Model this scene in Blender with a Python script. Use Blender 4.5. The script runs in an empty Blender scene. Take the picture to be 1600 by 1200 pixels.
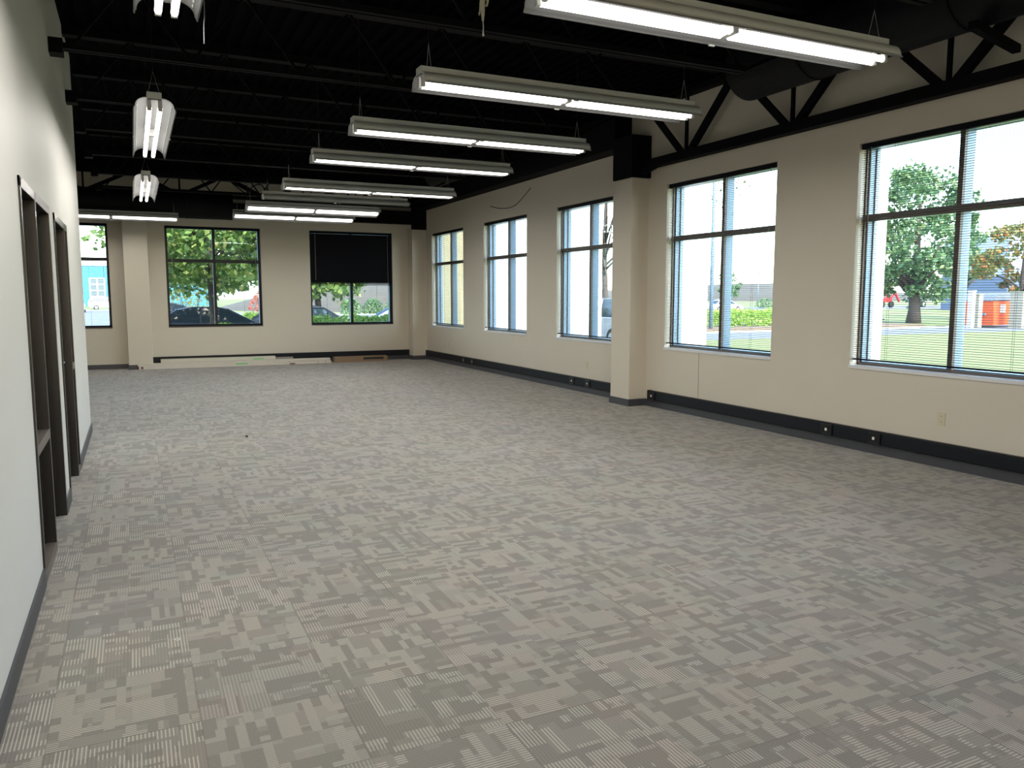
import bpy, bmesh, math, random
from mathutils import Vector, Matrix, noise
random.seed(7)
PI = math.pi
sc = bpy.context.scene
C = sc.collection

# ---------------------------------------------------------------- camera, sky, sun, exposure
cam_d = bpy.data.cameras.new('camera'); cam = bpy.data.objects.new('camera', cam_d); C.objects.link(cam)
cam_d.sensor_width = 36; cam_d.lens = 1235.5 * 36 / 1600; cam_d.clip_start = .05; cam_d.clip_end = 2500
cam.location = (0, 0, 1.55); cam.rotation_euler = (PI / 2 - .10984, 0, -.44548)
sc.camera = cam
sc.view_settings.view_transform = 'Standard'; sc.view_settings.look = 'None'
sc.view_settings.exposure = 0.36; sc.view_settings.gamma = 1; sc.view_settings.use_curve_mapping = False
sc.cycles.use_denoising = True
sc.cycles.max_bounces = 9; sc.cycles.diffuse_bounces = 5; sc.cycles.glossy_bounces = 3
sc.cycles.transparent_max_bounces = 16; sc.cycles.sample_clamp_indirect = 6
SKY = 1.6; SUN = 5.5; TUBE = 3.0; LAMP = 9.8
w = bpy.data.worlds.new('sky'); sc.world = w; w.use_nodes = True
nt = w.node_tree; nt.nodes.clear()
sk = nt.nodes.new('ShaderNodeTexSky'); sk.sky_type = 'NISHITA'; sk.sun_disc = False
sk.sun_elevation = math.radians(44); sk.sun_rotation = math.radians(183); sk.air_density = 1.0; sk.dust_density = 2.2; sk.ozone_density = 1.5
bg = nt.nodes.new('ShaderNodeBackground'); bg.inputs[1].default_value = SKY
wo = nt.nodes.new('ShaderNodeOutputWorld'); wb = nt.nodes.new('ShaderNodeMix'); wb.data_type = 'RGBA'; wb.blend_type = 'MULTIPLY'; wb.inputs[0].default_value = 1; wb.inputs[7].default_value = (1.10, 1.0, .90, 1)
nt.links.new(sk.outputs[0], wb.inputs[6]); nt.links.new(wb.outputs[2], bg.inputs[0]); nt.links.new(bg.outputs[0], wo.inputs[0])
sl = bpy.data.lights.new('sun', 'SUN'); sl.energy = SUN; sl.angle = math.radians(.6); sl.color = (1, .965, .90)
so = bpy.data.objects.new('sun', sl); C.objects.link(so)
_sd = Vector((-.06, -1, .85)).normalized()                 # direction towards the sun: south, parallel to the long window wall
so.rotation_euler = _sd.to_track_quat('Z', 'Y').to_euler(); so.location = (0, -40, 40)

# ---------------------------------------------------------------- materials
def mat(name, col, rough=.6, metal=0, spec=.5, noise_amt=0, noise_scale=8, bump=0, bump_scale=60, coat=0, emit=None):
    m = bpy.data.materials.new(name); m.use_nodes = True; n = m.node_tree.nodes; l = m.node_tree.links
    b = n['Principled BSDF']; b.inputs['Roughness'].default_value = rough; b.inputs['Metallic'].default_value = metal
    b.inputs['Specular IOR Level'].default_value = spec; b.inputs['Base Color'].default_value = (*col, 1)
    if coat: b.inputs['Coat Weight'].default_value = coat
    if emit: b.inputs['Emission Color'].default_value = (*emit[0], 1); b.inputs['Emission Strength'].default_value = emit[1]
    tc = n.new('ShaderNodeTexCoord')
    if noise_amt:
        t = n.new('ShaderNodeTexNoise'); t.inputs['Scale'].default_value = noise_scale; t.inputs['Detail'].default_value = 4
        l.new(tc.outputs['Object'], t.inputs['Vector'])
        mx = n.new('ShaderNodeMix'); mx.data_type = 'RGBA'
        mx.inputs[6].default_value = (*[max(0, c * (1 - noise_amt)) for c in col], 1)
        mx.inputs[7].default_value = (*[min(1, c * (1 + noise_amt)) for c in col], 1)
        l.new(t.outputs['Fac'], mx.inputs[0]); l.new(mx.outputs[2], b.inputs['Base Color'])
    if bump:
        t2 = n.new('ShaderNodeTexNoise'); t2.inputs['Scale'].default_value = bump_scale; t2.inputs['Detail'].default_value = 3
        l.new(tc.outputs['Object'], t2.inputs['Vector'])
        bp = n.new('ShaderNodeBump'); bp.inputs['Strength'].default_value = bump; bp.inputs['Distance'].default_value = .01
        l.new(t2.outputs['Fac'], bp.inputs['Height']); l.new(bp.outputs[0], b.inputs['Normal'])
    return m

M = {}
M['paint'] = mat('beige_wall_paint', (.65, .60, .505), .55, noise_amt=.02, noise_scale=2, bump=.12, bump_scale=180)
M['paint_left'] = mat('light_wall_paint', (.73, .715, .685), .5, noise_amt=.02, noise_scale=2, bump=.12, bump_scale=180)
M['sill'] = mat('white_sill_laminate', (.75, .76, .78), .18)
M['reveal'] = mat('reveal_paint', (.62, .58, .50), .5)
M['blacksteel'] = mat('black_painted_steel', (.0020, .0024, .0036), .7, spec=.12, noise_amt=.3, noise_scale=6)
M['deck'] = mat('black_painted_deck', (.0009, .0012, .0024), .9, spec=.04, noise_amt=.35, noise_scale=3)
M['duct'] = mat('black_duct_metal', (.0030, .0040, .0065), .6, spec=.2, noise_amt=.3, noise_scale=5)
M['bronze'] = mat('dark_bronze_frame', (.010, .009, .009), .28, metal=.25, noise_amt=.15, noise_scale=20)
M['doorleaf'] = mat('dark_door_leaf', (.012, .010, .009), .45, noise_amt=.2, noise_scale=5)
M['frame'] = mat('shade_tone_window_aluminium', (.15, .125, .105), .45, metal=.1)  # window aluminium with the shade of its inner face put into the colour
M['frame_out'] = mat('sky_tone_window_aluminium', (.27, .38, .50), .45, metal=.2)  # same aluminium with blue sky light put into the colour
M['backframe'] = mat('charcoal_window_frame', (.045, .045, .05), .4, metal=.2)
M['slat'] = mat('black_blind_slat', (.004, .0045, .008), .6, spec=.15)
M['cord'] = mat('pale_blind_cord', (.35, .35, .36), .6)
M['base'] = mat('grey_rubber_cove_base', (.055, .057, .068), .45, noise_amt=.08)
M['race'] = mat('black_raceway', (.004, .006, .011), .5, spec=.3)
M['raceedge'] = mat('black_raceway_trim', (.004, .004, .006), .35)
M['white'] = mat('darkened_enamel_reflector', (.17, .17, .17), .5, spec=.3)  # white enamel, colour darkened to hold down the tube glare inside the wings
M['housing'] = mat('grey_enamel_housing', (.60, .62, .60), .4)
M['socket'] = mat('white_plastic', (.6, .6, .58), .4)
M['plate'] = mat('ivory_plastic', (.62, .56, .40), .4)
M['slot'] = mat('dark_slot', (.02, .02, .02), .5)
M['carton'] = mat('white_carton', (.66, .62, .54), .7, noise_amt=.06, noise_scale=3)
M['carton2'] = mat('cream_carton', (.62, .60, .50), .7, noise_amt=.06, noise_scale=3)
M['greylabel'] = mat('grey_foam', (.30, .28, .25), .8)
M['cardboard'] = mat('brown_cardboard', (.28, .19, .115), .8, noise_amt=.1, noise_scale=6)
M['green'] = mat('green_label', (.10, .62, .16), .6)
M['red'] = mat('red_brown_print', (.16, .045, .04), .6)
M['rope'] = mat('pale_rope', (.52, .49, .38), .9, noise_amt=.2, noise_scale=60)
M['wire'] = mat('black_wire', (.01, .01, .01), .5)
M['wire_grey'] = mat('grey_wire', (.25, .26, .28), .5)
M['tube'] = mat('lit_fluorescent_tube', (.9, .9, .88), .3, emit=((1, .965, .90), TUBE))

def glass_mat(name, tint, refl=.06):
    m = bpy.data.materials.new(name); m.use_nodes = True; n = m.node_tree.nodes; l = m.node_tree.links; n.clear()
    o = n.new('ShaderNodeOutputMaterial'); t = n.new('ShaderNodeBsdfTransparent'); t.inputs[0].default_value = (*tint, 1)
    g = n.new('ShaderNodeBsdfGlossy'); g.inputs['Roughness'].default_value = .01; g.inputs[0].default_value = (.8, .9, 1, 1)
    lw = n.new('ShaderNodeLayerWeight'); lw.inputs[0].default_value = .5
    pw = n.new('ShaderNodeMath'); pw.operation = 'POWER'; l.new(lw.outputs['Facing'], pw.inputs[0]); pw.inputs[1].default_value = 5
    f = n.new('ShaderNodeMath'); f.operation = 'MULTIPLY_ADD'; l.new(pw.outputs[0], f.inputs[0]); f.inputs[1].default_value = .9; f.inputs[2].default_value = .012
    x = n.new('ShaderNodeMixShader'); l.new(f.outputs[0], x.inputs[0]); l.new(t.outputs[0], x.inputs[1]); l.new(g.outputs[0], x.inputs[2])
    l.new(x.outputs[0], o.inputs[0]); return m
M['glass'] = glass_mat('tinted_window_glass', (.86, .93, .94))
M['darkglass'] = mat('dark_office_glass', (.01, .01, .012), .06)

class NB:                                              # tiny math-node builder
    def __init__(s, nt): s.nt = nt
    def m(s, op, a, b=None, c=None):
        n = s.nt.nodes.new('ShaderNodeMath'); n.operation = op
        for i, v in enumerate((a, b, c)):
            if v is None: continue
            if isinstance(v, (int, float)): n.inputs[i].default_value = v
            else: s.nt.links.new(v, n.inputs[i])
        return n.outputs[0]
    def mix(s, f, a, b): return s.m('ADD', s.m('MULTIPLY', a, s.m('SUBTRACT', 1, f)), s.m('MULTIPLY', b, f))
    def hash(s, x, y, z):
        c = s.nt.nodes.new('ShaderNodeCombineXYZ')
        for i, v in enumerate((x, y, z)):
            if isinstance(v, (int, float)): c.inputs[i].default_value = v
            else: s.nt.links.new(v, c.inputs[i])
        w = s.nt.nodes.new('ShaderNodeTexWhiteNoise'); w.noise_dimensions = '3D'
        s.nt.links.new(c.outputs[0], w.inputs[0]); return w.outputs['Value']

def carpet():
    m = bpy.data.materials.new('patterned_carpet_tile'); m.use_nodes = True; t = m.node_tree; b = t.nodes['Principled BSDF']
    N = NB(t); g = t.nodes.new('ShaderNodeNewGeometry'); s = t.nodes.new('ShaderNodeSeparateXYZ'); t.links.new(g.outputs['Position'], s.inputs[0])
    px = N.m('DIVIDE', N.m('SUBTRACT', s.outputs[0], .155), .5); py = N.m('DIVIDE', N.m('SUBTRACT', s.outputs[1], .475), .5)
    ix = N.m('FLOOR', px); iy = N.m('FLOOR', py); fx = N.m('SUBTRACT', px, ix); fy = N.m('SUBTRACT', py, iy)
    par = N.m('FLOORED_MODULO', N.m('ADD', ix, iy), 2.0)
    u = N.mix(par, fy, fx); v = N.mix(par, fx, fy)     # ribs repeat along u and run along v
    sx = N.m('MULTIPLY', ix, 37.0); sy = N.m('MULTIPLY', iy, 53.0)
    def cell(nu, nv, seed, ou=0, ov=0):
        a = N.m('FLOOR', N.m('ADD', N.m('MULTIPLY', u, nu), ou)); c = N.m('FLOOR', N.m('ADD', N.m('MULTIPLY', v, nv), ov))
        return N.hash(N.m('ADD', a, sx), N.m('ADD', c, sy), seed)
    h1 = cell(6, 4, 1.3); h2 = cell(9, 5, 2.7, .4, .3); h3 = cell(4, 9, 3.1, .2, .1); h4 = cell(15, 3, 4.9, 0, .5); h5 = cell(3, 14, 5.5, .5, 0); h6 = cell(5, 5, 7.7, .35, .6)
    sel = N.m('GREATER_THAN', h6, .5)
    base = N.mix(sel, h1, h2)
    base = N.mix(N.m('GREATER_THAN', cell(3, 3, 8.8, .5, .5), .68), base, h3)
    base = N.mix(N.m('LESS_THAN', h4, .09), base, .95)
    base = N.mix(N.m('GREATER_THAN', h4, .93), base, .05)
    base = N.mix(N.m('LESS_THAN', h5, .16), base, .9)
    base = N.mix(N.m('GREATER_THAN', h5, .9), base, .12)
    lvl = N.m('DIVIDE', N.m('FLOOR', N.m('MULTIPLY', base, 3.999)), 3.0)        # four yarn shades
    rib = N.m('GREATER_THAN', N.m('FRACT', N.m('MULTIPLY', u, 38.0)), .62)
    lightblk = N.m('GREATER_THAN', lvl, .5)
    val = N.m('ADD', .205, N.m('MULTIPLY', lvl, .102))
    ribamp = N.m('ADD', .030, N.m('MULTIPLY', lightblk, .22))
    ribamp = N.m('MULTIPLY', ribamp, N.m('ADD', .3, N.m('MULTIPLY', N.hash(ix, iy, 21.0), .9)))
    val = N.m('ADD', N.m('SUBTRACT', val, N.m('MULTIPLY', ribamp, .32)), N.m('MULTIPLY', rib, ribamp))
    edge = N.m('LESS_THAN', N.m('MINIMUM', N.m('MINIMUM', fx, N.m('SUBTRACT', 1, fx)), N.m('MINIMUM', fy, N.m('SUBTRACT', 1, fy))), .006)
    val = N.m('MULTIPLY', val, N.m('SUBTRACT', 1, N.m('MULTIPLY', edge, .22)))
    nz = t.nodes.new('ShaderNodeTexNoise'); nz.inputs['Scale'].default_value = 260; nz.inputs['Detail'].default_value = 2
    t.links.new(g.outputs['Position'], nz.inputs['Vector'])
    val = N.m('MULTIPLY', val, N.m('ADD', .62, N.m('MULTIPLY', nz.outputs['Fac'], .76)))
    tv = N.m('MULTIPLY', val, N.m('ADD', .955, N.m('MULTIPLY', N.hash(ix, iy, 11.0), .09)))
    gr = N.hash(N.m('FLOOR', N.m('MULTIPLY', px, 3)), N.m('FLOOR', N.m('MULTIPLY', py, 3)), 12.0)
    cc = t.nodes.new('ShaderNodeCombineColor')
    t.links.new(N.m('MULTIPLY', tv, N.m('SUBTRACT', 1.13, N.m('MULTIPLY', gr, .09))), cc.inputs[0])
    t.links.new(N.m('MULTIPLY', tv, 1.0), cc.inputs[1])
    t.links.new(N.m('MULTIPLY', tv, N.m('ADD', .83, N.m('MULTIPLY', N.hash(ix, iy, 13.0), .05))), cc.inputs[2])
    t.links.new(cc.outputs[0], b.inputs['Base Color'])
    b.inputs['Roughness'].default_value = .85; b.inputs['Specular IOR Level'].default_value = .25
    b.inputs['Sheen Weight'].default_value = .25; b.inputs['Sheen Roughness'].default_value = .5
    bp = t.nodes.new('ShaderNodeBump'); bp.inputs['Strength'].default_value = .35; bp.inputs['Distance'].default_value = .003
    t.links.new(N.m('ADD', rib, N.m('MULTIPLY', nz.outputs['Fac'], .8)), bp.inputs['Height']); t.links.new(bp.outputs[0], b.inputs['Normal'])
    return m
M['carpet'] = carpet()

# exterior
M['lawn'] = mat('lawn_grass', (0.102, 0.119, 0.029), .9, noise_amt=.35, noise_scale=.8)
M['asphalt'] = mat('grey_asphalt', (0.0943, 0.102, 0.123), .85, noise_amt=.1, noise_scale=2)
M['concrete'] = mat('pale_concrete', (0.348, 0.334, 0.304), .8, noise_amt=.06)
M['mulch'] = mat('brown_mulch', (0.123, 0.087, 0.0653), .95, noise_amt=.5, noise_scale=6)
M['hillm'] = mat('dry_hillside', (.05, .043, .031), .95, noise_amt=.5, noise_scale=.6)
M['stucco'] = mat('white_exterior_stucco', (0.8, 0.8, 0.8), .7, noise_amt=.02)
M['cream'] = mat('cream_exterior_siding', (0.45, 0.399, 0.261), .7, noise_amt=.03)
M['bark'] = mat('grey_bark', (0.0471, 0.0362, 0.0305), .9, noise_amt=.4, noise_scale=14, bump=.6, bump_scale=20)
def leafmat(name, a, b, c=None):
    m = bpy.data.materials.new(name); m.use_nodes = True; t = m.node_tree; n = t.nodes; l = t.links; p = n['Principled BSDF']
    g = n.new('ShaderNodeNewGeometry'); r = n.new('ShaderNodeValToRGB'); e = r.color_ramp.elements
    e[0].color = (*a, 1); e[1].color = (*b, 1); e[1].position = .85
    if c: k = e.new(.97); k.color = (*c, 1)
    l.new(g.outputs['Random Per Island'], r.inputs[0]); l.new(r.outputs[0], p.inputs['Base Color'])
    p.inputs['Roughness'].default_value = .5
    tr = n.new('ShaderNodeBsdfTranslucent'); l.new(r.outputs[0], tr.inputs[0])
    mx = n.new('ShaderNodeMixShader'); mx.inputs[0].default_value = .38
    o = n['Material Output']; l.new(p.outputs[0], mx.inputs[1]); l.new(tr.outputs[0], mx.inputs[2]); l.new(mx.outputs[0], o.inputs[0])
    return m
M['leaf'] = leafmat('green_leaves', (0.058, 0.128, 0.0406), (0.232, 0.348, 0.0812), (0.522, 0.487, 0.174))
M['leafdark'] = leafmat('deep_green_leaves', (0.0406, 0.0986, 0.0522), (0.116, 0.209, 0.0812), (0.255, 0.325, 0.139))
M['leafhedge'] = leafmat('bright_hedge_leaves', (0.116, 0.232, 0.0348), (0.325, 0.487, 0.0812))
M['leaforange'] = leafmat('autumn_leaves', (0.0725, 0.116, 0.0362), (0.217, 0.189, 0.058), (0.544, 0.145, 0.0435))
M['leafyellow'] = leafmat('yellow_leaves', (0.29, 0.246, 0.0435), (0.471, 0.377, 0.0725))
M['leafred'] = leafmat('red_leaves', (0.29, 0.0435, 0.029), (0.471, 0.116, 0.0725))
M['teal'] = mat('teal_metal_siding', (.009, .11, .18), .5)
M['bluewall'] = mat('slate_blue_cladding', (0.0725, 0.102, 0.174), .6)
M['palewall'] = mat('pale_blue_cladding', (0.261, 0.319, 0.435), .6)
M['trimw'] = mat('white_trim_paint', (.42, .42, .41), .5)
M['winb'] = mat('pale_window_glass', (.05, .08, .10), .3)
M['orange'] = mat('orange_dumpster_paint', (0.507, 0.0725, 0.0217), .5)
M['tarp'] = mat('grey_corrugated_lid', (0.0943, 0.109, 0.138), .5)
M['fence'] = mat('weathered_fence_block', (0.239, 0.225, 0.181), .9, noise_amt=.2)
M['pole'] = mat('blue_grey_pole', (0.116, 0.167, 0.239), .5)
M['tire'] = mat('black_tire', (0.0087, 0.0087, 0.0087), .8)
M['cardark'] = mat('dark_blue_car_paint', (0.0217, 0.0326, 0.0544), .4, spec=.25)
M['carblue'] = mat('blue_car_paint', (0.029, 0.0653, 0.16), .4, spec=.25)
M['carwhite'] = mat('white_car_paint', (0.544, 0.551, 0.566), .4)
M['carsilver'] = mat('silver_car_paint', (0.29, 0.312, 0.348), .25, metal=.1)
M['carblack'] = mat('charcoal_car_paint', (0.0217, 0.0254, 0.0326), .4, spec=.25)
M['carglass'] = mat('car_glass', (0.0145, 0.0217, 0.029), .05)
M['redm'] = mat('red_machine_paint', (0.435, 0.0217, 0.0217), .4)
M['lamp_red'] = mat('red_tail_lamp', (0.362, 0.0145, 0.0145), .3)

# ---------------------------------------------------------------- mesh helpers
class MB:
    def __init__(s): s.v = []; s.f = []; s.mi = []
    def add(s, vs, fs, mi=0):
        o = len(s.v); s.v += [tuple(v) for v in vs]; s.f += [tuple(o + i for i in f) for f in fs]; s.mi += [mi] * len(fs); return s
    def box(s, a, b, mi=0):
        x0, y0, z0 = [min(p, q) for p, q in zip(a, b)]; x1, y1, z1 = [max(p, q) for p, q in zip(a, b)]
        return s.add([(x0, y0, z0), (x1, y0, z0), (x1, y1, z0), (x0, y1, z0), (x0, y0, z1), (x1, y0, z1), (x1, y1, z1), (x0, y1, z1)],
                     [(0, 3, 2, 1), (4, 5, 6, 7), (0, 1, 5, 4), (1, 2, 6, 5), (2, 3, 7, 6), (3, 0, 4, 7)], mi)
    def bar(s, p, q, wd, ht, mi=0, up=(0, 0, 1)):
        p = Vector(p); q = Vector(q); d = (q - p).normalized(); up = Vector(up)
        if abs(d.dot(up)) > .98: up = Vector((1, 0, 0))
        a = d.cross(up).normalized() * wd / 2; c = a.cross(d).normalized() * ht / 2
        vs = [p - a - c, p + a - c, p + a + c, p - a + c, q - a - c, q + a - c, q + a + c, q - a + c]
        return s.add(vs, [(0, 3, 2, 1), (4, 5, 6, 7), (0, 1, 5, 4), (1, 2, 6, 5), (2, 3, 7, 6), (3, 0, 4, 7)], mi)
    def tube(s, pts, r, n=8, mi=0, cap=True):
        pts = [Vector(p) for p in pts]; rs = r if isinstance(r, (list, tuple)) else [r] * len(pts)
        o = len(s.v); pa = None
        for i, p in enumerate(pts):
            d = (pts[min(i + 1, len(pts) - 1)] - pts[max(i - 1, 0)]).normalized()
            if pa is None: pa = d.orthogonal().normalized()
            pa = (pa - d * pa.dot(d)).normalized(); pb = d.cross(pa)
            for k in range(n):
                t = 2 * PI * k / n; s.v.append(tuple(p + (pa * math.cos(t) + pb * math.sin(t)) * rs[i]))
        for i in range(len(pts) - 1):
            for k in range(n):
                s.f.append((o + i * n + k, o + i * n + (k + 1) % n, o + (i + 1) * n + (k + 1) % n, o + (i + 1) * n + k)); s.mi.append(mi)
        if cap:
            s.f.append(tuple(o + k for k in range(n))[::-1]); s.mi.append(mi)
            e = o + (len(pts) - 1) * n; s.f.append(tuple(e + k for k in range(n))); s.mi.append(mi)
        return s
    def prism(s, prof, axis, a, b, mi=0):              # prof: list of 2D points; extruded along axis 0/1/2
        def P(t, q): return {0: (t, q[0], q[1]), 1: (q[0], t, q[1]), 2: (q[0], q[1], t)}[axis]
        n = len(prof); vs = [P(a, q) for q in prof] + [P(b, q) for q in prof]
        return s.add(vs, [tuple(range(n))[::-1], tuple(range(n, 2 * n))] + [(i, (i + 1) % n, n + (i + 1) % n, n + i) for i in range(n)], mi)
    def build(s, name, m, parent=None, smooth=False, bevel=0, loc=None):
        me = bpy.data.meshes.new(name); me.from_pydata(s.v, [], s.f); me.validate()
        for x in (m if isinstance(m, (list, tuple)) else [m]): me.materials.append(x)
        if len(me.polygons) == len(s.mi):
            for p, i in zip(me.polygons, s.mi): p.material_index = i
        bm = bmesh.new(); bm.from_mesh(me); bmesh.ops.recalc_face_normals(bm, faces=bm.faces)
        if bevel: bmesh.ops.bevel(bm, geom=bm.edges[:], offset=bevel, segments=2, affect='EDGES', profile=.6)
        bm.to_mesh(me); bm.free()
        if smooth:
            for p in me.polygons: p.use_smooth = True
        o = bpy.data.objects.new(name, me); C.objects.link(o)
        if parent: o.parent = parent
        if loc: o.location = loc
        return o
def empty(name, loc=(0, 0, 0), rz=0):
    o = bpy.data.objects.new(name, None); C.objects.link(o); o.location = loc; o.rotation_euler = (0, 0, rz); o.empty_display_size = .1; return o
def tag(o, label, cat, group=None, kind=None):
    o['label'] = label; o['category'] = cat
    if group: o['group'] = group
    if kind: o['kind'] = kind
    return o
def struct(o, label=None):
    o['kind'] = 'structure'
    if label: o['label'] = label
    return o
def copy_tree(o, parent=None):
    c = o.copy(); C.objects.link(c)
    if parent: c.parent = parent
    for ch in list(o.children): copy_tree(ch, c)
    return c

R, B, L = 6.588, 19.048, -.5
ZS, ZH = .855, 3.057               # sill / head, long window wall
ZSB, ZHB = .896, 3.098             # sill / head, end wall
TH = .30; DECK = 4.18; WX = -4.5; YN = -5.0; YE = 10.27

# ---------------------------------------------------------------- room shell
struct(MB().box((WX - .2, YN - .2, -.2), (R + TH, B + TH, 0)).build('floor', M['carpet']), 'grey brown patterned carpet tile floor')
EW = [(5.790, 3.77), (8.935, 6.90), (12.034, 10.152), (15.168, 13.169), (18.307, 16.28), (2.66, .64)]   # windows: far, near edge
m = MB()
ys = sorted([(b, a) for a, b in EW]); y = YN - .2
for a, b in ys:
    m.box((R, y, 0), (R + TH, a, DECK)); m.box((R, a, 0), (R + TH, b, ZS)); m.box((R, a, ZH), (R + TH, b, DECK)); y = b
m.box((R, y, 0), (R + TH, B + TH, DECK))
struct(m.build('wall_right', M['paint']), 'long beige wall with five windows')
BW = [(.699, 2.707), (3.82, 5.823), (-2.43, -.411)]
m = MB(); xx = WX - .2
for a, b in sorted(BW):
    m.box((xx, B, 0), (a, B + TH, DECK)); m.box((a, B, 0), (b, B + TH, ZSB)); m.box((a, B, ZHB), (b, B + TH, DECK)); xx = b
m.box((xx, B, 0), (R, B + TH, DECK))
struct(m.build('wall_back', M['paint']), 'beige end wall with windows')
# left partition with two framed door openings
D1 = (4.80, 6.385); D2 = (6.80, 8.04); ZD = 2.167
m = MB(); m.box((L - .14, YN, 0), (L, D1[0], DECK)); m.box((L - .14, D1[0], ZD), (L, D1[1], DECK)); m.box((L - .14, D1[1], 0), (L, D2[0], DECK))
m.box((L - .14, D2[0], ZD), (L, D2[1], DECK)); m.box((L - .14, D2[1], 0), (L, YE, DECK)); m.box((WX, YE - .14, 0), (L - .14, YE, DECK))
struct(m.build('wall_left', M['paint_left']), 'pale partition wall with two dark framed doorways')
struct(MB().box((WX - .2, YE - .14, 0), (WX, B, DECK)).build('wall_far_left', M['paint']))
FW = [(-.45, 1.6)]      # unglazed opening behind the camera, added to let in daylight
m = MB(); xx = WX - .2
for a, b in FW:
    m.box((xx, YN - .2, 0), (a, YN, DECK)); m.box((a, YN - .2, 0), (b, YN, .06)); m.box((a, YN - .2, 3.5), (b, YN, DECK)); xx = b
m.box((xx, YN - .2, 0), (R, YN, DECK))
struct(m.build('wall_front', M['paint']), 'wall behind the camera with an unglazed opening added for daylight')
struct(MB().box((WX - .2, YN, 0), (WX, YE - .14, DECK)).build('wall_office', M['paint_left']))
# corrugated deck, flutes run along the room
m = MB(); prof = []; x0 = WX - .2
while x0 < R + TH:
    prof += [(x0, DECK), (x0 + .055, DECK), (x0 + .075, DECK + .04), (x0 + .13, DECK + .04)]; x0 += .15
pr = prof + [(prof[-1][0], DECK + .12), (WX - .2, DECK + .12)]
n = len(prof)
vs = [(p[0], YN - .2, p[1]) for p in prof] + [(p[0], B + TH, p[1]) for p in prof]
m.add(vs, [(i, i + 1, n + i + 1, n + i) for i in range(n - 1)])
m.box((WX - .2, YN - .2, DECK + .05), (R + TH, B + TH, DECK + .2))
struct(m.build('ceiling', M['deck']), 'black corrugated roof deck')

# columns
def column(n, x0, x1, y0, y1, zt, label):
    struct(MB().box((x0, y0, 0), (x1, y1, zt)).build('wall_column_%d' % n, M['paint'], bevel=.012), label)
column(1, 6.30, R + .01, 9.35, 9.83, 3.19, 'beige column between the third and fourth windows')
column(2, -.13, .345, 18.70, B + .01, 3.22, 'beige column right of the left end window')
column(3, 6.225, R + .01, 18.70, B + .01, 3.18, 'beige column in the far corner')

# cove base
def base(n, a, b, th=.012, h=.10):
    m = MB(); m.box((a[0], a[1], 0), (b[0], b[1], h)); struct(m.build(n, M['base']))
base('baseboard_right', (R - .012, YN, 0), (R, 9.35, 0)); base('baseboard_right_far', (R - .012, 9.83, 0), (R, 18.70, 0))
base('baseboard_back', (.345, B - .012, 0), (6.225, B, 0)); base('baseboard_back_left', (WX, B - .012, 0), (-.13, B, 0))
m = MB()
m.box((6.288, 9.338, 0), (6.30, 9.842, .10)); m.box((6.30, 9.338, 0), (R - .012, 9.35, .10)); m.box((6.30, 9.83, 0), (R - .012, 9.842, .10))
struct(m.build('baseboard_column_near', M['base']))
m = MB(); m.box((-.142, 18.688, 0), (.357, 18.70, .10)); m.box((-.142, 18.70, 0), (-.13, B - .012, .10)); struct(m.build('baseboard_column_left', M['base']))
m = MB(); m.box((6.213, 18.688, 0), (R - .012, 18.70, .10)); m.box((6.213, 18.70, 0), (6.225, B - .012, .10)); struct(m.build('baseboard_column_corner', M['base']))
base('baseboard_left_near', (L, YN, 0), (L + .012, D1[0], 0)); base('baseboard_left_middle', (L, D1[1], 0), (L + .012, D2[0], 0))
base('baseboard_left_far', (L, D2[1], 0), (L + .012, YE + .012, 0))
# vertical joint in the wall board below window
struct(MB().box((R - .003, 8.172, .25), (R, 8.184, ZS)).build('trim_1', mat('paint_seam', (.40, .36, .29), .6)), 'thin vertical board joint under the window beside the column')

# ---------------------------------------------------------------- windows of the long wall
def east_window(n, yf, yn, lab):
    e = struct(empty('window_%d' % n, (R, (yf + yn) / 2, ZS)), lab)
    hw = (yf - yn) / 2; H = ZH - ZS; x0, x1 = .10, .26
    def P(mb, name, mt): o = mb.build(name, mt, e); return o
    m = MB()                                              # inner face of frame (shade put into its colour)
    m.box((x0, -hw, 0), (x0 + .03, -hw + .022, H)); m.box((x0, hw - .022, 0), (x0 + .03, hw, H))
    m.box((x0, -hw, H - .03), (x0 + .03, hw, H)); m.box((x0, -hw, 0), (x0 + .03, hw, .03))
    zc = 1.478
    m.box((x0 - .004, -.024 - .02, .03), (x0 + .03, .024 - .02, H - .03)); m.box((x0 - .006, -hw, zc - .03), (x0 + .03, hw, zc + .03))
    P(m, 'window_frame', M['frame'])
    m = MB()                                              # deep outer members (sky light put into their colour)
    m.box((x0 + .03, -hw, 0), (x1, -hw + .04, H)); m.box((x0 + .03, hw - .04, 0), (x1, hw, H))
    m.box((x0 + .03, -hw, H - .04), (x1, hw, H)); m.box((x0 + .03, -hw, 0), (x1, hw, .04))
    m.box((x0 + .03, -.025 - .02, .04), (x1 - .02, .025 - .02, H - .04)); m.box((x0 + .03, -hw, zc - .025), (x1 - .02, hw, zc + .025))
    for yy in (hw - .052, -hw + .040): m.box((x0 + .095, yy, .04), (x0 + .105, yy + .012, H - .04), 1)
    P(m, 'mullion', [M['frame_out'], M['frame']])
    P(MB().box((x1 - .05, -hw + .04, .04), (x1 - .044, hw - .04, H - .04)), 'glass', M['glass'])
    m = MB(); m.box((-.014, -hw, -.028), (x0, hw, 0.004)); P(m, 'window_sill', M['sill'])
    m = MB(); m.box((0.001, hw - .004, 0), (x0, hw + .0, H)); m.box((.001, -hw, 0), (x0, -hw + .004, H))
    P(m, 'reveal_lining', M['reveal'])
    return e
WN = {0: ('fifth', 'nearest the camera, cut by the right edge'), 1: ('fourth', 'just right of the column'), 2: ('third', 'just left of the column'),
      3: ('second', 'second from the far corner'), 4: ('first', 'closest to the far corner'), 5: ('sixth', 'outside the picture')}
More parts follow.
